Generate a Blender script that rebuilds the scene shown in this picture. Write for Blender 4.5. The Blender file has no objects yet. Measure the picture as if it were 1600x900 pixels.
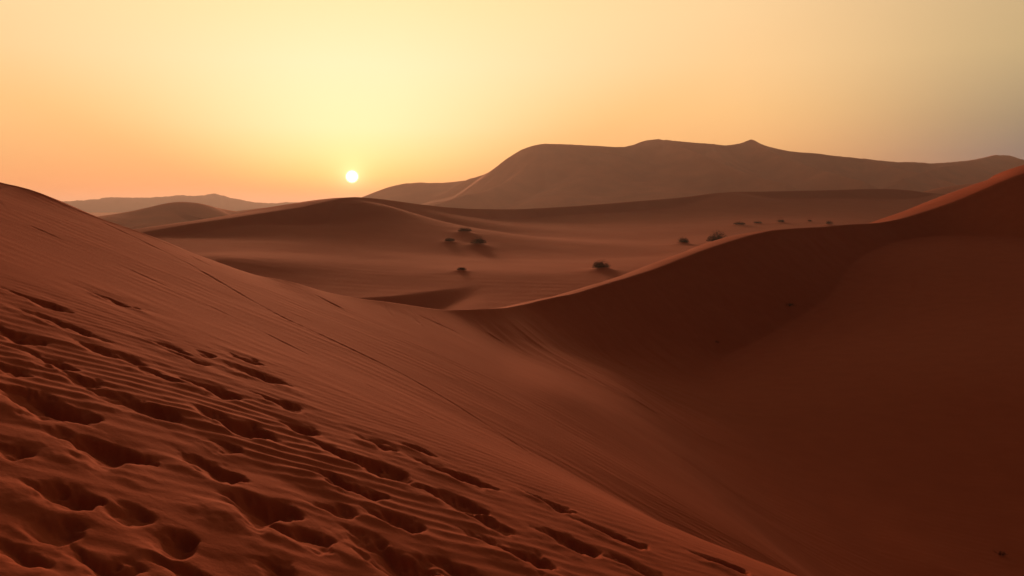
import bpy, math, random
import numpy as np

# ------------------------------------------------------------------ camera, sky, sun, exposure
F = 1386.0            # focal length in pixels of a 1600 px wide frame
HOR = 322.0           # picture row of the horizon
scene = bpy.context.scene
COL = scene.collection
def srgb(r, g, b):
    f = lambda c: (c / 12.92 if c <= 0.04045 else ((c + 0.055) / 1.055) ** 2.4)
    return tuple(f(v / 255.0) for v in (r, g, b))

cam_data = bpy.data.cameras.new('camera')
cam_data.sensor_width = 36.0
cam_data.lens = 36.0 * F / 1600.0
cam_data.shift_y = -(450.0 - HOR) / 1600.0
cam_data.clip_start = 0.1
cam_data.clip_end = 60000.0
cam = bpy.data.objects.new('camera', cam_data)
COL.objects.link(cam)
cam.location = (0, 0, 0)
cam.rotation_euler = (math.radians(90), 0, 0)
scene.camera = cam

SUN_AZ = math.atan((550 - 800) / F)                       # measured from +Y towards +X
SUN_EL = math.atan((HOR - 276) / math.hypot(F, 250))
SUN = (math.sin(SUN_AZ) * math.cos(SUN_EL), math.cos(SUN_AZ) * math.cos(SUN_EL), math.sin(SUN_EL))

scene.render.engine = 'CYCLES'
scene.cycles.use_denoising = True
scene.cycles.max_bounces = 5
scene.cycles.volume_bounces = 1
scene.view_settings.view_transform = 'Standard'
scene.view_settings.look = 'None'
EXPOSURE = 0.75
scene.view_settings.exposure = EXPOSURE
scene.view_settings.gamma = 1.0
scene.view_settings.use_curve_mapping = False

class Nodes:
    def __init__(self, tree):
        self.t = tree
        tree.nodes.clear()
    def n(self, kind, **kw):
        nd = self.t.nodes.new(kind)
        for k, v in kw.items():
            setattr(nd, k, v)
        return nd
    def put(self, sock, v):
        if isinstance(v, bpy.types.NodeSocket):
            self.t.links.new(v, sock)
        elif v is not None:
            sock.default_value = v
    def math(self, op, a, b=None, c=None, clamp=False):
        nd = self.n('ShaderNodeMath', operation=op, use_clamp=clamp)
        for i, v in enumerate((a, b, c)):
            self.put(nd.inputs[i], v)
        return nd.outputs[0]
    def mix(self, fac, a, b, mode='MIX'):
        nd = self.n('ShaderNodeMix', data_type='RGBA', blend_type=mode)
        for i, v in ((0, fac), (6, a), (7, b)):
            self.put(nd.inputs[i], v + (1,) if isinstance(v, tuple) and len(v) == 3 else v)
        return nd.outputs[2]
    def ramp(self, fac, stops, interp='LINEAR'):
        nd = self.n('ShaderNodeValToRGB')
        cr = nd.color_ramp
        cr.interpolation = interp
        while len(cr.elements) < len(stops):
            cr.elements.new(0.5)
        for e, (p, c) in zip(cr.elements, stops):
            e.position = p
            e.color = tuple(c) + (1,)
        self.put(nd.inputs[0], fac)
        return nd.outputs[0]
    def smooth(self, v, a, b, x=0.0, y=1.0, kind='SMOOTHSTEP'):
        nd = self.n('ShaderNodeMapRange', interpolation_type=kind)
        for i, s in enumerate((v, a, b, x, y)):
            self.put(nd.inputs[i], s)
        return nd.outputs[0]

world = bpy.data.worlds.new('World')
scene.world = world
world.use_nodes = True
W = Nodes(world.node_tree)
direction = W.n('ShaderNodeTexCoord').outputs['Generated']
sep = W.n('ShaderNodeSeparateXYZ')
W.put(sep.inputs[0], direction)
dx, dy, dz = sep.outputs
hyp = W.math('SQRT', W.math('ADD', W.math('ADD', W.math('MULTIPLY', dx, dx), W.math('MULTIPLY', dy, dy)), 1e-6))
cosaz = W.math('DIVIDE', W.math('ADD', W.math('MULTIPLY', dx, math.sin(SUN_AZ)), W.math('MULTIPLY', dy, math.cos(SUN_AZ))), hyp)
az = W.math('MULTIPLY', W.math('ARCCOSINE', W.math('MINIMUM', W.math('MAXIMUM', cosaz, -1.0), 1.0)), 180 / math.pi)
dot = W.n('ShaderNodeVectorMath', operation='DOT_PRODUCT')
W.put(dot.inputs[0], direction)
dot.inputs[1].default_value = SUN
ang = W.math('MULTIPLY', W.math('ARCCOSINE', W.math('MINIMUM', dot.outputs['Value'], 0.9999999)), 180 / math.pi)
rootz = W.math('SQRT', W.math('MAXIMUM', dz, 0.0))
def el(deg):
    return math.sqrt(math.sin(math.radians(deg)))
# colours of the evening sky by elevation: towards the sun, 21 degrees beside it, 40 degrees beside it, behind
SKY_SUN = [(0.0, srgb(255, 146, 50)), (el(1.0), srgb(255, 178, 72)), (el(2.0), srgb(255, 214, 116)), (el(3.2), srgb(255, 229, 152)), (el(5), srgb(254, 235, 180)),
           (el(9), srgb(254, 233, 184)), (el(13), srgb(253, 228, 168)), (el(22), srgb(226, 178, 128)), (el(45), srgb(104, 78, 70)), (1.0, srgb(74, 58, 58))]
SKY_SIDE = [(0.0, srgb(246, 148, 84)), (el(1), srgb(252, 160, 88)), (el(3), srgb(246, 180, 114)), (el(6), srgb(250, 197, 130)),
            (el(9), srgb(252, 206, 145)), (el(13), srgb(250, 207, 150)), (el(22), srgb(210, 160, 118)), (el(45), srgb(100, 76, 70)), (1.0, srgb(74, 58, 58))]
SKY_WIDE = [(0.0, srgb(72, 84, 104)), (el(3), srgb(102, 108, 110)), (el(5), srgb(144, 133, 110)), (el(9), srgb(194, 168, 122)),
            (el(13), srgb(203, 173, 126)), (el(22), srgb(160, 126, 98)), (el(45), srgb(90, 70, 68)), (1.0, srgb(74, 58, 58))]
SKY_BACK = [(0.0, srgb(34, 19, 16)), (el(6), srgb(50, 28, 25)), (el(15), srgb(60, 38, 35)), (el(45), srgb(64, 47, 46)), (1.0, srgb(74, 58, 58))]
r_sun, r_side, r_wide, r_back = [W.ramp(rootz, s) for s in (SKY_SUN, SKY_SIDE, SKY_WIDE, SKY_BACK)]
elev = W.math('MULTIPLY', W.math('ARCSINE', W.math('MAXIMUM', dz, 0.0)), 180 / math.pi)
fan = W.math('DIVIDE', az, W.math('ADD', W.math('MULTIPLY', W.math('MINIMUM', elev, 12.0), 1.6), 6.0))     # the glow opens upwards
c = W.mix(W.smooth(fan, 0.05, 1.25), r_sun, r_side)
c = W.mix(W.smooth(az, 23.0, 44.0), c, r_wide)
c = W.mix(W.smooth(az, 44.0, 110.0), c, r_back)
# aureole and disc of the sun
aur = W.math('MULTIPLY', W.math('EXPONENT', W.math('MULTIPLY', ang, -0.6)), 0.35)
aur2 = W.math('MULTIPLY', W.math('EXPONENT', W.math('MULTIPLY', ang, -0.2)), 0.05)
dot2 = W.n('ShaderNodeVectorMath', operation='DOT_PRODUCT')
W.put(dot2.inputs[0], direction)
GL = math.radians(8.0)
dot2.inputs[1].default_value = (math.sin(SUN_AZ) * math.cos(GL), math.cos(SUN_AZ) * math.cos(GL), math.sin(GL))
ang2 = W.math('MULTIPLY', W.math('ARCCOSINE', W.math('MINIMUM', dot2.outputs['Value'], 0.9999999)), 180 / math.pi / 7.5)
glow = W.math('MULTIPLY', W.math('EXPONENT', W.math('MULTIPLY', W.math('MULTIPLY', ang2, ang2), -1.0)), 0.05)
disc = W.smooth(ang, 0.20, 0.46, 4.5, 0.0)
aur3 = W.math('MULTIPLY', W.math('EXPONENT', W.math('MULTIPLY', ang, -2.0)), 0.8)
def scaled(val, col):
    nd = W.n('ShaderNodeVectorMath', operation='SCALE')
    nd.inputs[0].default_value = col
    W.put(nd.inputs['Scale'], val)
    return nd.outputs[0]
def addv(a, b):
    nd = W.n('ShaderNodeVectorMath', operation='ADD')
    W.put(nd.inputs[0], a); W.put(nd.inputs[1], b)
    return nd.outputs[0]
c = addv(addv(addv(addv(addv(c, scaled(glow, (0.2, 0.45, 0.9))), scaled(aur3, (1.0, 0.86, 0.55))), scaled(aur, (0.4, 0.66, 0.24))), scaled(aur2, (0.6, 0.55, 0.50))), scaled(disc, (1.0, 0.93, 0.72)))
bg = W.n('ShaderNodeBackground')
W.put(bg.inputs['Color'], c)
bg.inputs['Strength'].default_value = 2.0 ** -EXPOSURE
sky = W.n('ShaderNodeTexSky', sky_type='NISHITA')
sky.sun_disc = False
sky.sun_elevation = SUN_EL
sky.sun_rotation = SUN_AZ
sky.dust_density = 4.0
bg2 = W.n('ShaderNodeBackground')
W.put(bg2.inputs['Color'], sky.outputs[0])
bg2.inputs['Strength'].default_value = 0.01
add = W.n('ShaderNodeAddShader')
W.put(add.inputs[0], bg.outputs[0]); W.put(add.inputs[1], bg2.outputs[0])
out = W.n('ShaderNodeOutputWorld')
W.put(out.inputs['Surface'], add.outputs[0])

LAMP_EL = math.radians(5.4)          # middle of the sun and the bright sky just above it
sun_data = bpy.data.lights.new('sun', 'SUN')
sun_data.energy = 2.1
sun_data.angle = math.radians(9.0)
sun_data.color = (1.0, 0.35, 0.17)
sun = bpy.data.objects.new('sun', sun_data)
COL.objects.link(sun)
sun.rotation_euler = (math.pi / 2 - LAMP_EL, 0, math.pi - SUN_AZ)

HAZE_DENSITY = 1.85e-4

# ------------------------------------------------------------------ helpers
rng = np.random.default_rng(7)
random.seed(7)

def hash2(ix, iy, seed):
    h = (ix.astype(np.int64) * 374761393 + iy.astype(np.int64) * 668265263 + seed * 974634421) & 0x7fffffff
    h = ((h ^ (h >> 13)) * 1274126177) & 0x7fffffff
    h = (h ^ (h >> 16)) & 0xffff
    return h / 65535.0

def vnoise(x, y, seed=0):
    ix = np.floor(x); iy = np.floor(y)
    fx = x - ix; fy = y - iy
    fx = fx * fx * fx * (fx * (fx * 6 - 15) + 10); fy = fy * fy * fy * (fy * (fy * 6 - 15) + 10)
    a = hash2(ix, iy, seed); b = hash2(ix + 1, iy, seed)
    cc = hash2(ix, iy + 1, seed); d = hash2(ix + 1, iy + 1, seed)
    return ((a * (1 - fx) + b * fx) * (1 - fy) + (cc * (1 - fx) + d * fx) * fy) * 2 - 1

def fbm(x, y, octaves=4, seed=0, gain=0.5):
    s = 0; a = 1.0; t = 0
    for i in range(octaves):
        ca, sa = math.cos(0.6 * i), math.sin(0.6 * i)
        s = s + a * vnoise((ca * x - sa * y) * 2 ** i + 17.3 * i, (sa * x + ca * y) * 2 ** i - 9.1 * i, seed + i)
        t += a; a *= gain
    return s / t

def smax(a, b, k):
    t = np.maximum(k * 2 - np.abs(a - b), 0) / (k * 2)
    return np.maximum(a, b) + t * t * k * 0.5
def smin(a, b, k):
    return 0.5 * (a + b - np.sqrt((a - b) ** 2 + k * k))
def sstep(x, a, b):
    t = np.clip((x - a) / (b - a), 0, 1)
    return t * t * (3 - 2 * t)

def P(px, py, Y):
    """the point that is Y metres ahead on the line of sight through a pixel"""
    return ((px - 800) / F * Y, Y, (HOR - py) / F * Y)

class Spline:
    """a thin-plate surface through scattered points"""
    def __init__(self, pts, smooth=0.0):
        p = np.array(pts, float)
        self.xy = p[:, :2]; n = len(p)
        d = np.hypot(self.xy[:, None, 0] - self.xy[None, :, 0], self.xy[:, None, 1] - self.xy[None, :, 1])
        K = self.k(d) + np.eye(n) * smooth
        A = np.zeros((n + 3, n + 3))
        A[:n, :n] = K; A[:n, n] = 1; A[:n, n + 1:] = self.xy
        A[n, :n] = 1; A[n + 1:, :n] = self.xy.T
        b = np.zeros(n + 3); b[:n] = p[:, 2]
        self.w = np.linalg.solve(A, b)
    @staticmethod
    def k(d):
        return d * d * np.log(d + 1e-9)
    def __call__(self, x, y):
        n = len(self.xy)
        z = self.w[n] + self.w[n + 1] * x + self.w[n + 2] * y
        for i in range(n):
            d2 = (x - self.xy[i, 0]) ** 2 + (y - self.xy[i, 1]) ** 2
            z = z + self.w[i] * 0.5 * d2 * np.log(d2 + 1e-9)
        return z

class Crest:
    """a smooth curve through 3-D points (with extra columns carried along) and the nearest-point query to it"""
    def __init__(self, pts, sub=4, blur=0):
        p = np.array(pts, float); out = []
        h = np.maximum(np.hypot(*(p[1:, :2] - p[:-1, :2]).T), 1e-6)[:, None]
        v = (p[1:] - p[:-1]) / h
        m = np.vstack([v[:1], (v[:-1] * h[1:] + v[1:] * h[:-1]) / (h[1:] + h[:-1]), v[-1:]])
        for i in range(len(p) - 1):
            for k in range(sub):
                t = k / sub
                out.append((2 * t ** 3 - 3 * t * t + 1) * p[i] + (t ** 3 - 2 * t * t + t) * h[i] * m[i]
                           + (3 * t * t - 2 * t ** 3) * p[i + 1] + (t ** 3 - t * t) * h[i] * m[i + 1])
        out.append(p[-1])
        out = np.array(out)
        for _ in range(blur):
            out[1:-1] = 0.25 * out[:-2] + 0.5 * out[1:-1] + 0.25 * out[2:]
        self.q = out
    def near(self, x, y):
        """signed distance (positive on the right-hand side walking along) and the carried columns"""
        q = self.q
        best = np.full(x.shape, 1e18); sgn = np.zeros(x.shape)
        cols = [np.zeros(x.shape) for _ in range(q.shape[1] - 2)]
        for i in range(len(q) - 1):
            ax, ay = q[i, :2]; ux, uy = q[i + 1, :2] - q[i, :2]
            L = ux * ux + uy * uy + 1e-12
            t = np.clip(((x - ax) * ux + (y - ay) * uy) / L, 0, 1)
            ex = x - ax - t * ux; ey = y - ay - t * uy
            d2 = ex * ex + ey * ey
            m = d2 < best
            best = np.where(m, d2, best)
            cr = ux * (y - ay) - uy * (x - ax)
            sgn = np.where(m, np.where(cr < 0, 1.0, -1.0), sgn)
            for j in range(len(cols)):
                cols[j] = np.where(m, q[i, j + 2] * (1 - t) + q[i + 1, j + 2] * t, cols[j])
        return np.sqrt(best) * sgn, cols

def tag(o, label, cat, group=None, kind=None):
    o['label'] = label
    o['category'] = cat
    if group: o['group'] = group
    if kind: o['kind'] = kind
    return o

def grid_mesh(name, X, Y, Z, material, closed=False):
    nr, nc = X.shape
    co = np.stack([X, Y, Z], -1).reshape(-1, 3).astype(np.float32)
    cols = nc if closed else nc - 1
    i = np.arange(nr - 1)[:, None] * nc; j = np.arange(cols)[None, :]; j1 = (j + 1) % nc
    quads = np.stack([i + j, i + j1, i + nc + j1, i + nc + j], -1).reshape(-1, 4)
    me = bpy.data.meshes.new(name)
    me.vertices.add(len(co)); me.vertices.foreach_set('co', co.ravel())
    me.loops.add(quads.size); me.loops.foreach_set('vertex_index', quads.ravel().astype(np.int32))
    me.polygons.add(len(quads))
    me.polygons.foreach_set('loop_start', np.arange(0, quads.size, 4, dtype=np.int32))
    me.update(calc_edges=True)
    me.polygons.foreach_set('use_smooth', np.ones(len(quads), bool))
    # faces look up
    n = me.polygons[len(quads) // 2].normal
    if n.z < 0:
        me.flip_normals()
    me.update()
    me.materials.append(material)
    o = bpy.data.objects.new(name, me)
    COL.objects.link(o)
    return o

def polar(az_fine, step, r0, r1, rstep, full=False, az_c=0.0):
    """angles and radii of a fan of ground: fine inside the view, coarse around the rest"""
    a = np.radians(np.arange(-az_fine, az_fine + step / 2, step) + az_c)
    if full:
        b = np.radians(np.linspace(az_fine, 360 - az_fine, int((360 - 2 * az_fine) / 1.5) + 1)[1:-1] + az_c)
        a = np.concatenate([a, b])
    n = int(math.log(r1 / r0) / rstep) + 1
    r = r0 * np.exp(np.linspace(0, math.log(r1 / r0), n))
    A, R = np.meshgrid(a, r)
    return np.sin(A) * R, np.cos(A) * R

# ------------------------------------------------------------------ materials
def sand(name, base, dark, grain=1.0, ripples=None):
    m = bpy.data.materials.new(name)
    m.use_nodes = True
    N = Nodes(m.node_tree)
    pos = N.n('ShaderNodeNewGeometry').outputs['Position']
    def noise(scale, detail, rough=0.55):
        nd = N.n('ShaderNodeTexNoise')
        N.put(nd.inputs['Vector'], pos)
        nd.inputs['Scale'].default_value = scale
        nd.inputs['Detail'].default_value = detail
        nd.inputs['Roughness'].default_value = rough
        return nd.outputs[0]
    big = noise(0.05 / grain, 5)
    mid = noise(1.3 / grain, 6)
    fine = noise(60.0 / grain, 3, 0.7)
    f = N.math('ADD', N.math('MULTIPLY', big, 0.5), N.math('MULTIPLY', mid, 0.5))
    col = N.mix(N.smooth(f, 0.35, 0.65, kind='LINEAR'), dark, base)
    col = N.mix(N.math('MULTIPLY', N.smooth(fine, 0.5, 0.8, kind='LINEAR'), 0.25), col, tuple(v * 0.6 for v in dark))
    bs = N.n('ShaderNodeBsdfPrincipled')
    N.put(bs.inputs['Base Color'], col)
    bs.inputs['Roughness'].default_value = 0.95
    bs.inputs['Specular IOR Level'].default_value = 0.08
    bump = N.n('ShaderNodeBump')
    bump.inputs['Strength'].default_value = 0.35
    bump.inputs['Distance'].default_value = 0.006 * grain
    hgt = noise(45.0 / grain, 4, 0.65)
    if ripples:
        wv = N.n('ShaderNodeTexWave', wave_type='BANDS', bands_direction='Y')
        mp = N.n('ShaderNodeMapping')
        N.put(mp.inputs['Vector'], pos)
        mp.inputs['Rotation'].default_value = (0, 0, math.radians(ripples[1]))
        N.put(wv.inputs['Vector'], mp.outputs[0])
        wv.inputs['Scale'].default_value = 0.314 / ripples[0]
        wv.inputs['Distortion'].default_value = 5.0
        wv.inputs['Detail'].default_value = 3.0
        wv.inputs['Detail Scale'].default_value = 0.6
        hgt = N.math('ADD', hgt, N.math('MULTIPLY', N.math('MULTIPLY', wv.outputs['Fac'], ripples[2]), N.smooth(mid, 0.35, 0.65)))
    N.put(bump.inputs['Height'], hgt)
    N.put(bs.inputs['Normal'], bump.outputs[0])
    o = N.n('ShaderNodeOutputMaterial')
    N.put(o.inputs['Surface'], bs.outputs[0])
    return m

SAND = (0.45, 0.105, 0.035)
SAND_D = (0.39, 0.087, 0.028)
M_near = sand('near_sand', SAND, SAND_D, 1.0, (0.30, 12, 1.6))
M_basin = sand('basin_sand', SAND, SAND_D, 12.0, (3.0, 8, 0.7))
M_far = sand('far_sand', (0.64, 0.19, 0.080), (0.42, 0.118, 0.050), 60.0)  # paler and more mottled, standing in for haze glow and shading of the folds
M_rock = sand('hazed_mountain_rock', (0.15, 0.17, 0.21), (0.10, 0.11, 0.14), 400.0)  # blue-grey of the distant haze put into the rock colour

# ------------------------------------------------------------------ the near dune: slope under the camera, crest, hollow
A0, B0, C0 = -1.65, -0.37, -0.08          # the slope under the camera
def slope_point(px, py):
    u = (px - 800) / F; t = (HOR - py) / F
    Y = A0 / (t - B0 * u - C0)
    return (u * Y, Y, t * Y)
crest_left = [P(*p) for p in [(0, 287, 15.2), (50, 299, 15.3), (100, 320, 15.4), (150, 341, 15.5), (200, 358, 15.6), (250, 377, 15.7), (300, 398, 15.8), (350, 415, 15.9),
                              (400, 432, 16.1), (450, 441, 16.4), (500, 457, 17.0), (560, 470, 18.0), (600, 475, 19.0), (650, 482, 20.8), (700, 486, 23.5), (740, 483, 26.6)]]
hollow = Spline([P(930, 600, 38), P(1120, 530, 48.2), P(1230, 470, 55), P(1330, 402, 64), P(1600, 390, 61), P(1300, 560, 38.5), P(1500, 600, 32), P(1600, 750, 24),
                 P(1300, 750, 23), P(1600, 900, 18.5), P(1100, 650, 28.5), P(1450, 880, 18), (4, 24, -6.3), (0, 31, -6.2), (-4, 26, -5.4), (-10, 15, -6), (-10, 0, -6),
                 (0, 0, -7.4), (3, 11, -7.4), (0, -15, -7), (-15, -20, -6), (10, 0, -7.8), (20, 0, -7.4), (10, -15, -7), (30, -10, -5), (35, 15, -5.4), (45, 30, -4.4), (45, 50, -3.2),
                 (20, -30, -5)], 0.05)
edge_far = Crest([(-9, 60, .34), (-4.6, 30, .34), (-3.0, 21, .34), (-1.8, 15.6, .30), (-.6, 11.9, .27), (.15, 9.7, .27), (.6, 7, .42), (1, 0, .5), (1, -40, .5)], 4)
edge_near = Crest([(-12, 10.5, .5), (-3, 9.8, .5), (0, 9.4, .5), (1.5, 9.0, .55), (3.2, 9.0, .6), (7, 8.6, .6), (14, 6, .6), (30, -6, .6)], 4)
def floor_near(x, y):
    plane = A0 + B0 * x + C0 * y
    w = 0.4 + 0.05 * np.clip(y, 0, 20)
    def drop(e):
        d, (m,) = e.near(x, y)
        return m, w * np.log1p(np.exp(np.clip(-d / w, -40, 40)))
    m1, s1 = drop(edge_far)
    m2, s2 = drop(edge_near)
    z = plane - smin(m1 * s1, m2 * s2, 0.15) + 1.25 * (1 - np.exp(-np.maximum(y - 9.5, 0) / 9.0)) * (1 - np.exp(-s1 / 1.5)) * sstep(6 - x, 0, 3)
    return smax(z, hollow(x, y), 1.0)
# crest: x, y, z, slope of the back near the crest, length over which the back steepens
def cr(p, s0, D, dl=0.0): return tuple(p) + (s0, D, dl)
crest_pts = [(-19, -30, 4.5, .12, 20, 0), (-17.5, -16, 4.0, .12, 20, 0), (-14.5, -2, 2.9, .12, 20, 0), (-11.0, 7.5, 1.86, .12, 20, 0)]
crest_pts += [cr(p, .10, 14, p[2] - (A0 + B0 * p[0] + C0 * p[1]) + 0.01) for p in crest_left]
crest_pts += [cr(P(780, 481, 31), .05, 5), cr(P(820, 475, 37), .10, 2.5), cr(P(900, 458, 42), .10, 2.5), cr(P(1000, 429, 48), .09, 2.5),
              cr(P(1080, 399, 53), .08, 3), cr(P(1160, 372, 58), .06, 4), cr(P(1200, 361, 61), .04, 5), cr(P(1260, 356, 65), .06, 8),
              cr(P(1330, 351, 69), .16, 10), cr(P(1395, 345, 72), .14, 10), cr(P(1450, 330, 73), .0, 14), cr(P(1500, 312, 73), -.10, 16),
              cr(P(1560, 287, 72.5), -.14, 16), cr(P(1600, 272, 72), -.16, 16), (47, 71, 4.0, -.18, 16, 0), (57, 66, 4.9, -.2, 16, 0), (66, 55, 5.2, -.1, 20, 0),
              (71, 38, 4.8, -.1, 40, 0), (72, 10, 3.8, 0, 40, 0), (62, -22, 2.4, .05, 40, 0), (40, -45, 1.4, .1, 40, 0)]
crest_near = Crest(crest_pts, 6, 3)

def near_base(x, y):
    d, (zc, s0, D, dl) = crest_near.near(x, y)
    zc = zc + 0.07 * fbm(x * 0.22, y * 0.22, 3, 5) * sstep(x, -3, 3)
    zi = np.maximum(d, 0)
    s = np.minimum(np.clip(floor_near(x, y), -9.5, 6.0) + dl * np.exp(-zi / 0.8), zc + 0.62 * zi)
    wob = 0.02 * vnoise(x * 0.7, y * 0.7, 3)
    slip = zc - 0.60 * zi - 0.12 * (1 - np.exp(-zi / 0.25)) + wob * np.minimum(zi, 1)
    inside = smax(s, slip, 0.05 + 1.1 * sstep(x, -2, 1) * (1 - sstep(x, 6, 11)) * sstep(zi, 0.4, 5))
    edge = smax(s, zc, 0.05)
    do = np.maximum(-d, 0)
    dd = np.minimum(do, D)
    outside = edge - (s0 * dd + (0.42 - s0) * dd * dd / (2 * D) + 0.42 * np.maximum(do - D, 0))
    outside = np.maximum(outside, -16.0)
    h = np.where(d > 0, inside, outside)
    return h, d, s

def ray_hit(px, py, fn, y0, y1, n=1500):
    u = (px - 800) / F; t = (HOR - py) / F
    Y = np.exp(np.linspace(math.log(y0), math.log(y1), n))
    h = fn(u * Y, Y)
    below = np.nonzero(t * Y <= h)[0]
    Yh = Y[below[0]] if len(below) else Y[-1]
    return u * Yh, Yh, t * Yh

# trodden hollows: centre pixel, length and height in pixels
PRINTS = [(62, 625, 150, 58), (150, 695, 145, 60), (95, 770, 125, 46), (85, 820, 90, 36), (215, 632, 135, 34), (365, 661, 132, 40), (402, 785, 115, 72),
          (330, 606, 95, 28), (245, 586, 70, 14), (330, 727, 115, 34), (272, 843, 62, 44), (290, 889, 120, 30), (425, 882, 64, 26), (293, 559, 52, 14),
          (322, 552, 26, 12), (402, 584, 95, 24), (467, 664, 64, 30), (95, 505, 130, 16), (28, 522, 80, 34), (80, 563, 90, 26), (345, 696, 60, 14),
          (565, 720, 130, 36), (542, 755, 110, 36), (705, 737, 130, 32), (690, 772, 130, 30), (612, 806, 92, 32), (610, 862, 150, 56), (590, 690, 60, 20),
          (808, 862, 112, 42), (885, 842, 105, 34), (855, 782, 70, 22), (742, 802, 70, 24), (772, 822, 60, 14), (955, 832, 105, 28), (1122, 877, 86, 26),
          (180, 470, 70, 12), (20, 575, 60, 22), (460, 830, 110, 30), (150, 870, 130, 34), (30, 860, 100, 30), (60, 470, 90, 16), (150, 545, 80, 16), (200, 560, 60, 14), (120, 590, 70, 18), (380, 560, 60, 14), (330, 650, 60, 16), (650, 700, 60, 16), (750, 840, 60, 20), (510, 700, 70, 22), (700, 880, 90, 36),
          (985, 880, 90, 22), (260, 540, 70, 12), (430, 625, 80, 18), (200, 800, 70, 24), (520, 790, 70, 22), (20, 700, 60, 24)]
# long thin slide traces down the slope
TRACES = [[(49, 354), (200, 420), (367, 498), (500, 564), (683, 659)], [(124, 329), (290, 410), (450, 500), (500, 523), (636, 589), (823, 705)],
          [(262, 381), (326, 414)], [(452, 440), (530, 480)], [(535, 458), (610, 492)], [(560, 464), (655, 506)], [(592, 470), (690, 512)],
          [(620, 478), (720, 522)]]

def near_only(x, y):
    return near_base(x, y)[0]
spots = []
for (px, py, L, Hh) in PRINTS:
    x, y, z = ray_hit(px, py, near_only, 1.5, 30)
    spots.append((x, y, L * y / F * 0.5, Hh * y / F))
patches = []
for (px, py, rr) in [(120, 700, 0.85), (420, 760, 0.8), (660, 690, 1.3), (560, 650, 0.9), (900, 790, 1.1), (60, 860, 0.5)]:
    x, y, z = ray_hit(px, py, near_only, 1.5, 30)
    patches.append((x, y, rr))
lines = []
for tr in TRACES:
    lines.append(Crest([ray_hit(px, py, near_only, 1.5, 36) for px, py in tr], 3))

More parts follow.
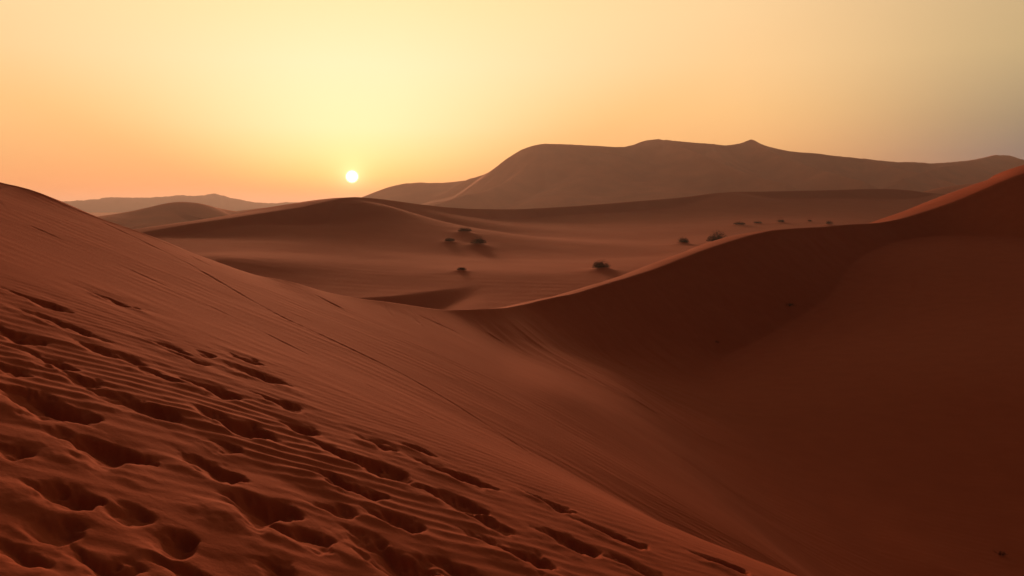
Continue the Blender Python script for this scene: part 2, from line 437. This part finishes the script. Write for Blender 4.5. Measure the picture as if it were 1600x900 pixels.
def near_height(X, Y):
    h, d, s = near_base(X, Y)
    R = np.hypot(X, Y)
    on = (d > -0.5) & (R < 40)
    det = np.zeros_like(h)
    x, y, dd, r = X[on], Y[on], d[on], R[on]
    # where feet have churned the sand: a belt up the slope
    belt = np.zeros_like(x)
    for (sx, sy, L, D) in spots:
        belt = np.maximum(belt, np.exp(-((x - sx) ** 2 + (y - sy) ** 2) / (2 * (1.0 * max(L, .3)) ** 2)))
    # wind ripples, turning slowly with distance
    wx = 0.10 * fbm(x * 0.9, y * 0.9, 3, 11); wy = 0.10 * fbm(x * 0.9, y * 0.9, 3, 12)
    th = np.radians(24)
    q = -(x + wx) * math.sin(th) + (y + wy) * math.cos(th)
    ph = q / 0.135 * 2 * math.pi + 2.2 * fbm(x * 0.55, y * 0.55, 3, 13)
    rip = 0.5 + 0.5 * np.sin(ph); rip = rip ** 1.3
    amount = sstep(fbm(x * 0.35 + 4, y * 0.55, 3, 14), -0.2, 0.3) * 0.85 + 0.15
    fade = 1 - sstep(r, 11, 18)
    patch = np.zeros_like(x)
    for (cx, cy, rr) in patches:
        patch = np.maximum(patch, np.exp(-((x - cx) ** 2 + (y - cy) ** 2) / (2 * rr * rr)))
    ripple = 0.015 * rip * amount * fade * (0.26 + 0.74 * patch)
    # lumps stretched along the trail
    c, sn = math.cos(math.radians(8)), math.sin(math.radians(8))
    p_, q_ = x * c + y * sn, -x * sn + y * c
    lump = 0.020 * fbm(p_ * 1.5, q_ * 3.0, 4, 21) * belt + 0.005 * fbm(p_ * 0.7, q_ * 1.3, 3, 25) * (1 - belt)
    pit = np.zeros_like(x); rim = np.zeros_like(x)
    for k, (sx, sy, L, Hh) in enumerate(spots):
        D = 0.42 * Hh + 0.012; L = L * 1.12
        m = (np.abs(x - sx) < 3 * L + 1) & (np.abs(y - sy) < 3 * L + 1)
        if not m.any(): continue
        a = math.radians(6 + rng.normal(0, 7)); ca, sa = math.cos(a), math.sin(a)
        xm, ym = x[m] - sx, y[m] - sy
        n1 = fbm(x[m] * 4.5, y[m] * 4.5, 4, 40 + k, 0.6) * 0.26; n2 = fbm(x[m] * 5.5, y[m] * 5.5, 4, 90 + k, 0.6) * 0.12
        p = (xm * ca + ym * sa) / L + n1 * 1.2; qq = -xm * sa + ym * ca + n2
        pr = p - 0.35
        g = np.where(pr < 0, 1 - np.abs(pr / 1.3) ** 1.4, 1 - np.abs(pr / 0.68) ** 2.6)
        g = np.maximum(g, -0.6)
        far = D * g - 0.72 * (qq + 0.0)
        nearw = D * g - 0.28 * np.abs(qq)
        dep = np.where(qq > 0, far, nearw)
        dep = 0.5 * (dep + np.sqrt(dep * dep + 0.012 ** 2))
        pit[m] = np.maximum(pit[m], dep)
        e = (qq + 2.6 * D) / (1.6 * D)
        rim[m] = np.maximum(rim[m], 0.26 * D * np.exp(-e * e - (p * 0.9) ** 2))
    groove = np.zeros_like(x)
    for k, ln in enumerate(lines):
        dl, (zc,) = ln.near(x, y)
        w = 0.010 + 0.0016 * r
        dl = dl + w * 0.6 * vnoise(x * 1.3, y * 1.3, 60 + k)
        amp = 0.5 + 0.5 * fbm(x * 1.3 + 7 * k, y * 1.3, 3, 70)
        amp = np.clip(amp * 1.8 - 0.55, 0, 1)
        groove += (np.exp(-(dl / w) ** 2) - 0.7 * np.exp(-((dl + 1.6 * w) / w) ** 2)) * w * 0.46 * (0.04 + 0.9 * amp)
    clear = np.exp(-pit / 0.03)
    fade_c = sstep(dd, 0.0, 0.8)
    det[on] = (ripple * clear + lump * (1 - 0.5 * np.minimum(pit / 0.08, 1)) - pit + rim * clear - groove) * fade_c
    # flutes of slid sand under the crest of the far ridge
    fl = (d > 0) & (d < 9) & (R > 24) & (X > -2)
    if fl.any():
        al = X[fl] * 0.78 + Y[fl] * 0.63
        det[fl] += 0.028 * (vnoise(al * 1.5 + 0.6 * d[fl], d[fl] * 0.12, 81) + 0.6 * vnoise(al * 4 + d[fl], d[fl] * 0.2, 82)) * sstep(d[fl], 0.1, 1.2) * (1 - sstep(d[fl], 4, 9))
    return h + det

X, Y = polar(35.0, 0.07, 0.5, 150.0, 0.0036, full=True)
near = grid_mesh('near_dune', X, Y, near_height(X, Y), M_near, closed=True)
tag(near, 'trodden reddish sand dune slope with footprints, sharp crest and shaded hollow nearest the viewer', 'dune', kind='structure')

# ------------------------------------------------------------------ the basin behind the crest and its far ridge
ridge = [(-86, 84, -13), (-77, 106, -9.5), (-69, 130, -6.5)]
ridge += [P(*p) for p in [(230, 362, 150), (300, 350, 160), (400, 335, 175), (480, 322, 190), (520, 313, 200), (548, 308, 206), (585, 310, 216), (640, 317, 240),
                          (700, 324, 270), (760, 327, 300), (830, 326, 330), (900, 322, 345), (1000, 314, 360), (1080, 307, 370), (1125, 301, 375),
                          (1200, 299, 380), (1300, 297, 390), (1380, 295, 400), (1420, 297, 408), (1460, 302, 420), (1600, 306, 430), (1800, 318, 430)]]
crest_basin = Crest(ridge, 6, 2)
floor_basin = Spline([P(*p) for p in [
    (350, 405, 105), (250, 372, 143), (450, 430, 100), (550, 462, 88), (650, 470, 84), (750, 468, 86), (820, 460, 90), (558, 317, 200), (598, 319, 212),
    (642, 323, 236), (505, 347, 187), (400, 353, 168), (300, 370, 152), (600, 350, 180), (600, 400, 130), (500, 400, 125), (430, 380, 140), (700, 400, 140),
    (800, 430, 105), (700, 352, 225), (760, 342, 287), (830, 341, 320), (900, 337, 334), (1000, 331, 349), (1060, 323, 360), (1100, 312, 368), (1150, 303, 372),
    (1200, 310, 372), (1300, 310, 383), (1380, 310, 393), (1450, 305, 414), (900, 370, 230), (1000, 370, 230), (1100, 360, 250), (1200, 350, 270), (1300, 345, 280),
    (1400, 335, 320), (1450, 318, 380), (900, 420, 115), (1000, 400, 150), (1600, 330, 330), (1600, 360, 250), (1300, 390, 140), (1600, 420, 110)]]
    + [(-90, 60, -10), (0, 40, -11), (60, 60, -10), (140, 120, -9), (-60, 100, -8), (180, 300, -6)], 0.5)
step_line = Crest([P(560, 470, 86), P(600, 466, 87), P(650, 459, 90), P(700, 453, 93), P(760, 449, 97), P(840, 446, 100)], 4)
# little mounds round the shrubs: pixel, distance to the mound is found on the floor
SHRUBS = [(727, 362, 26, 7, 'low brown shrub tuft on the basin sand, upper of three close together'),
          (747, 381, 30, 10, 'darkest shrub tuft with slanted side, lowest of three close together in the basin'),
          (702, 377, 22, 5, 'faint small shrub tuft, left one of the three close together in the basin'),
          (720, 422, 24, 5, 'pale lone shrub tuft low in the basin, nearest the saddle of the crest'),
          (941, 419, 40, 11, 'dark round shrub on a sand mound standing alone in the basin floor'),
          (1067, 380, 28, 8, 'dark low shrub mound just left of the biggest bush'),
          (1121, 378, 38, 15, 'biggest and tallest dark bush half hidden behind the bright sand crest'),
          (1154, 351, 24, 4, 'flat dark shrub strip, first of the far row right of the biggest bush'),
          (1184, 349, 15, 3, 'faintest small shrub in the far row, between the flat strip and the rounder shrub'),
          (1220, 347, 16, 4, 'small round dark shrub in the middle of the far row above the ridge'),
          (1265, 346, 10, 3, 'tiny pale shrub dot in the far row, second from its right end'),
          (1296, 350, 14, 5, 'small dark shrub peeping over the ridge at the right end of the far row')]
mounds = []
def basin_height(X, Y):
    d, (zc,) = crest_basin.near(X, Y)
    s = floor_basin(X, Y)
    zi = np.maximum(d, 0)
    slip = zc - 0.62 * zi
    lim = zc - 0.15 + 0.15 * np.maximum(zi - 10, 0)
    inside = smax(smin(s, lim, 0.3), slip, 0.35)
    do = np.maximum(-d, 0)
    outside = zc - 0.02 * do - 0.004 * do * do
    outside = np.where(do > 28, zc - 0.02 * 28 - 0.004 * 28 * 28 - 0.24 * (do - 28), outside)
    h = np.where(d > 0, inside, outside)
    sd, (sz,) = step_line.near(X, Y)
    alongfade = sstep(X, -19, -12) * (1 - sstep(X, -11, -2))
    h = h - 1.7 * sstep(sd, 0.0, 5.5) * alongfade * (1 - sstep(sd, 25, 45))
    h = h + 0.30 * fbm(X / 30, Y / 40, 3, 31) * sstep(zi, 4, 25) + 0.03 * fbm(X / 3.0, Y / 5, 3, 33)
    for (mx, my, r, a) in mounds:
        q2 = ((X - mx) / r) ** 2 + ((Y - my) / (r * 1.6)) ** 2
        h = h + a * np.exp(-1.6 * np.sqrt(q2 + 0.02))
    return np.maximum(h, -17.0)
shrub_at = []
for (px, py, w, hh, lab) in SHRUBS:
    x, y, z = ray_hit(px, py + hh * 0.5, basin_height, 75, 420, 3000)
    shrub_at.append((x, y, 1.2 * w * y / F, 1.3 * hh * y / F, lab))
mounds = [(x, y, w * 0.55, 0.75 * hgt) for (x, y, w, hgt, lab) in shrub_at]
X, Y = polar(38.0, 0.09, 42.0, 560.0, 0.0042)
basin = grid_mesh('basin_dune', X, Y, basin_height(X, Y), M_basin)
tag(basin, 'broad smooth sand basin with scattered shrubs, closed by a long dark-edged ridge behind', 'dune', kind='structure')

# ------------------------------------------------------------------ far dunes and mountains
def ridge_field(X, Y, ridges, floor, k=3.0):
    h = np.full(X.shape, floor, float)
    for pts, kf, amp, rnd in ridges:
        d, (zc,) = Crest(pts, 4).near(X, Y)
        ad = np.sqrt(d * d + rnd * rnd) - rnd
        z = zc - kf * ad - (amp * (1 - np.exp(-ad / (16.0 + amp))) if amp > 1 else 0)
        h = smax(h, z, k)
    return h
def PP(lst):
    return [P(*p) for p in lst]
left_ridges = [(PP([(60, 352, 520), (150, 340, 560), (200, 332, 600), (240, 324, 620), (275, 317, 630), (305, 317, 640), (335, 324, 650), (375, 331, 660), (420, 334, 660)]), 0.22, 0.2, 10),
               (PP([(330, 336, 800), (390, 327, 820), (440, 322, 840), (480, 320, 860), (530, 318, 880), (580, 318, 900)]), 0.2, 0.2, 14),
               (PP([(275, 317, 630), (255, 336, 590), (230, 350, 540)]), 0.3, 0.25, 8)]
X, Y = polar(12.0, 0.08, 430.0, 1050.0, 0.004, az_c=-17.0)
Z = ridge_field(X, Y, left_ridges, -19.0, 1.2) + 0.5 * fbm(X / 45, Y / 60, 4, 51)
left_dune = grid_mesh('left_dune', X, Y, Z, M_far)
tag(left_dune, 'low hazy brown dunes with a rounded top in front of the pale mountains', 'dune', kind='structure')

massif_ridges = [
    (PP([(740, 279, 1290), (765, 271, 1270), (790, 257, 1240), (812, 241.5, 1215), (828, 231, 1200), (845, 226, 1195), (870, 225.5, 1200), (930, 228, 1220), (990, 226.5, 1240), (1005, 220.5, 1250), (1028, 217.5, 1260)]), 0.60, 0.5, 9),
    (PP([(1040, 218.5, 1264), (1060, 221, 1270),
         (1115, 225, 1290), (1140, 228, 1300), (1158, 225, 1305), (1174, 219, 1310), (1192, 227, 1315), (1215, 233, 1320), (1280, 240, 1340), (1350, 248, 1360), (1400, 253, 1380),
         (1470, 255, 1400), (1520, 250, 1400), (1556, 243, 1400), (1578, 243, 1400), (1600, 249, 1400), (1700, 250, 1400)]), 0.17, 38, 3),
    (PP([(1135, 229, 1300), (1150, 226.5, 1303), (1163, 222.5, 1306), (1174, 218.5, 1308), (1186, 224, 1311), (1204, 231, 1316)]), 0.55, 0.5, 3),
    (PP([(540, 318, 1480), (575, 304, 1480), (600, 295, 1480), (620, 290, 1480), (680, 286, 1480), (745, 279, 1480), (800, 276, 1480)]), 0.30, 0.4, 8),
    (PP([(850, 227, 1195), (826, 258, 1130), (790, 284, 1070), (738, 303, 1010), (690, 318, 970)]), 0.75, 0.75, 10),
    (PP([(940, 240, 1190), (915, 270, 1120), (880, 300, 1030)]), 0.33, 0.3, 25),
    (PP([(1037, 220, 1250), (1070, 232, 1190), (1105, 246, 1120), (1157, 267, 1050), (1230, 286, 980)]), 0.22, 15, 2),
    (PP([(1115, 226, 1290), (1120, 241, 1210), (1140, 259, 1120), (1135, 282, 1040)]), 0.22, 15, 2),
    (PP([(1174, 219, 1310), (1205, 238, 1240), (1240, 252, 1170), (1290, 267, 1090), (1350, 285, 1010)]), 0.22, 16, 2),
    (PP([(1350, 248, 1360), (1385, 259, 1300), (1440, 271, 1220), (1490, 286, 1140)]), 0.22, 14, 2),
    (PP([(1556, 243, 1400), (1510, 253, 1310), (1460, 264, 1230), (1410, 278, 1140)]), 0.22, 14, 2),
]
X, Y = polar(24.0, 0.07, 700.0, 1750.0, 0.0028, az_c=14.0)
Z = ridge_field(X, Y, massif_ridges, -20.0, 1.5)
Z = Z + 3.2 * fbm(X / 80, Y / 110, 5, 61) * sstep(Z, -20, 20) * (1 - 0.6 * sstep(Z, 60, 90)) + 0.5 * fbm(X / 14, Y / 30, 3, 65)
massif = grid_mesh('massif_dune', X, Y, Z, M_far)
tag(massif, 'huge brown dune massif with flat shoulder and small peaks on the skyline', 'dune', kind='structure')

rightpts = PP([(1380, 312, 640), (1440, 300, 640), (1470, 293, 640), (1500, 289, 640), (1560, 284, 640), (1640, 280, 640)])
X, Y = polar(8.0, 0.1, 480.0, 800.0, 0.005, az_c=30.0)
Z = ridge_field(X, Y, [(rightpts, 0.3, 0.3, 8)], -20.0, 1.5) + 0.4 * fbm(X / 40, Y / 50, 3, 67)
rd = grid_mesh('right_dune', X, Y, Z, M_far)
tag(rd, 'small dark dune showing just behind the lit flank at the right edge', 'dune', kind='structure')

mtn = [(-2280, 2700, 17)] + PP([(20, 313, 2700), (90, 314.5, 2700), (130, 312, 2700), (180, 309.5, 2700), (230, 308, 2700), (262, 307, 2700), (290, 306, 2700), (318, 305.5, 2700), (334, 302.5, 2700),
          (348, 306, 2700), (366, 311, 2700), (390, 315, 2700), (425, 316.5, 2700), (452, 315, 2700), (475, 316, 2700), (505, 319, 2700), (560, 321, 2700), (640, 321, 2700)])
X, Y = polar(24.0, 0.05, 2250.0, 3150.0, 0.004, az_c=-19.0)
Z = ridge_field(X, Y, [(mtn, 0.26, 0.24, 8)], -24.0, 4.0)
Z = Z + 7.5 * fbm(X / 55, Y / 90, 6, 71, 0.62) * sstep(Z, -20, 30)
mt = grid_mesh('distant_mountains', X, Y, Z, M_rock)
tag(mt, 'pale blue grey mountain range on the left horizon, faded by haze', 'mountains', kind='structure')

r = np.array([0.0, 30, 100, 300, 700, 1500, 3000, 6000, 10000, 16000, 24000])
a = np.radians(np.arange(0, 360, 3.0))
A, R = np.meshgrid(a, r)
X, Y = np.sin(A) * R, np.cos(A) * R
gr = grid_mesh('desert_ground', X, Y, np.full(X.shape, -18.0), M_far, closed=True)
tag(gr, 'flat hazy desert plain reaching to the horizon', 'ground', kind='structure')

# ------------------------------------------------------------------ shrubs
def plain(name, c1, c2, scale):
    m = bpy.data.materials.new(name); m.use_nodes = True
    N = Nodes(m.node_tree)
    nd = N.n('ShaderNodeTexNoise'); nd.inputs['Scale'].default_value = scale
    N.put(nd.inputs['Vector'], N.n('ShaderNodeNewGeometry').outputs['Position'])
    bs = N.n('ShaderNodeBsdfPrincipled')
    N.put(bs.inputs['Base Color'], N.mix(nd.outputs[0], c1, c2))
    bs.inputs['Roughness'].default_value = 0.9
    bs.inputs['Specular IOR Level'].default_value = 0.1
    o = N.n('ShaderNodeOutputMaterial'); N.put(o.inputs['Surface'], bs.outputs[0])
    return m
M_leaf = plain('shrub_leaf', (0.050, 0.028, 0.014), (0.03, 0.018, 0.010), 3.0)
M_twig = plain('shrub_twig', (0.11, 0.055, 0.03), (0.07, 0.035, 0.02), 8.0)

def mesh_obj(name, verts, faces, mat, parent):
    me = bpy.data.meshes.new(name)
    me.from_pydata(verts, [], faces); me.materials.append(mat); me.update()
    o = bpy.data.objects.new(name, me); COL.objects.link(o)
    o.parent = parent
    return o
def tube(verts, faces, p0, p1, r0, r1):
    p0, p1 = np.array(p0), np.array(p1); d = p1 - p0; d = d / (np.linalg.norm(d) + 1e-9)
    u = np.cross(d, (0.3, 0.5, 0.8)); u /= np.linalg.norm(u); v = np.cross(d, u)
    b = len(verts)
    for p, r_ in ((p0, r0), (p1, r1)):
        for k in range(4):
            an = k * math.pi / 2
            verts.append(tuple(p + r_ * (math.cos(an) * u + math.sin(an) * v)))
    for k in range(4):
        faces.append((b + k, b + (k + 1) % 4, b + 4 + (k + 1) % 4, b + 4 + k))
def shrub(x, y, z, w, h, seed, label, name='desert_shrub', cat='shrub', group='shrubs scattered over the basin', leaves=1700):
    rnd = random.Random(seed)
    e = bpy.data.objects.new(name, None); COL.objects.link(e)
    e.location = (x, y, z)
    tag(e, label, cat, group)
    tv, tf, lv, lf = [], [], [], []
    n = 26
    for i in range(n):
        a_ = rnd.uniform(0, 2 * math.pi); rr = (rnd.random() ** 0.6) * w * 0.5
        top = h * (1.0 - 0.7 * (rr / (w * 0.5)) ** 2) * rnd.uniform(0.6, 1.0)
        base = (math.cos(a_) * rr * 0.35, math.sin(a_) * rr * 0.35, -0.15 * h)
        tip = (math.cos(a_) * rr, math.sin(a_) * rr, top)
        midp = tuple(base[j] * 0.5 + tip[j] * 0.5 + (0.12 * h if j == 2 else rnd.uniform(-.05, .05) * w) for j in range(3))
        r_ = 0.012 * w
        tube(tv, tf, base, midp, r_, r_ * 0.7); tube(tv, tf, midp, tip, r_ * 0.7, r_ * 0.25)
    clumps = [(0.0, 0.0, 1.0, 0.62)] + [(rnd.uniform(-.32, .32), rnd.uniform(-.32, .32), rnd.uniform(.45, .85), rnd.uniform(.28, .45)) for _ in range(6)]
    for k in range(leaves):
        cx, cy, ch, cr_ = clumps[min(int(rnd.random() * 8), 6)]
        u = rnd.uniform(0, 2 * math.pi); v = rnd.random(); q = rnd.random() ** 0.35
        sr = math.sqrt(1 - v * v)
        c0 = np.array([(cx + cr_ * 0.8 * q * sr * math.cos(u)) * w, (cy + cr_ * 0.8 * q * sr * math.sin(u)) * w, (ch * q * v - 0.06) * h])
        ll = rnd.uniform(0.03, 0.06) * (w + h) * 0.7
        d = np.array([rnd.gauss(0, 1) + math.cos(u), rnd.gauss(0, 1) + math.sin(u), rnd.gauss(0.7, 0.8)]); d /= np.linalg.norm(d)
        s = np.cross(d, [rnd.gauss(0, 1), rnd.gauss(0, 1), rnd.gauss(0, 1)]); s /= np.linalg.norm(s) + 1e-6
        b = len(lv)
        lv += [tuple(c0), tuple(c0 + d * ll * .5 + s * ll * .25), tuple(c0 + d * ll), tuple(c0 + d * ll * .5 - s * ll * .25)]
        lf.append((b, b + 1, b + 2, b + 3))
    mesh_obj('branches', tv, tf, M_twig, e)
    mesh_obj('foliage', lv, lf, M_leaf, e)
    return e
for i, (x, y, w, hgt, lab) in enumerate(shrub_at):
    z = float(basin_height(np.array([x]), np.array([y]))[0])
    k_ = 0.62 if w > 3.0 else 0.55
    shrub(x, y, z - 0.12 * hgt, w * k_, hgt * (0.95 if w > 3.0 else 0.8), 100 + i, lab)
for i, (px, py, w, hh, lab) in enumerate([(1232, 477, 26, 6, 'dry dark twig clump lying high on the shaded slip face of the right ridge'),
                                          (1120, 535, 13, 4, 'tiny dry twig clump at the foot of the shaded slip face'),
                                          (1562, 867, 26, 7, 'dry twig clump on the dark hollow floor in the bottom right corner')]):
    x, y, z = ray_hit(px, py, near_only, 5, 90)
    shrub(x, y, z, w * y / F, hh * y / F, 300 + i, lab, 'twig_clump', 'twigs', 'dry twigs lying in the shaded hollow', 130)

# ------------------------------------------------------------------ haze
def box(name, lo, hi):
    v = [(x, y, z) for x in (lo[0], hi[0]) for y in (lo[1], hi[1]) for z in (lo[2], hi[2])]
    f = [(0, 1, 3, 2), (4, 6, 7, 5), (0, 4, 5, 1), (2, 3, 7, 6), (0, 2, 6, 4), (1, 5, 7, 3)]
    me = bpy.data.meshes.new(name); me.from_pydata(v, [], f); me.update()
    o = bpy.data.objects.new(name, me); COL.objects.link(o)
    return o
hz = box('haze', (-25000, -25000, -32), (25000, 25000, 110))
m = bpy.data.materials.new('haze_air'); m.use_nodes = True
N = Nodes(m.node_tree)
pv = N.n('ShaderNodeVolumePrincipled')
pv.inputs['Color'].default_value = (0.86, 0.98, 0.98, 1)
pv.inputs['Density'].default_value = HAZE_DENSITY
pv.inputs['Anisotropy'].default_value = 0.42
o = N.n('ShaderNodeOutputMaterial'); N.put(o.inputs['Volume'], pv.outputs[0])
hz.data.materials.append(m)
hz['kind'] = 'stuff'
hz['label'] = 'thin warm evening haze over the whole desert'
hz['category'] = 'haze'
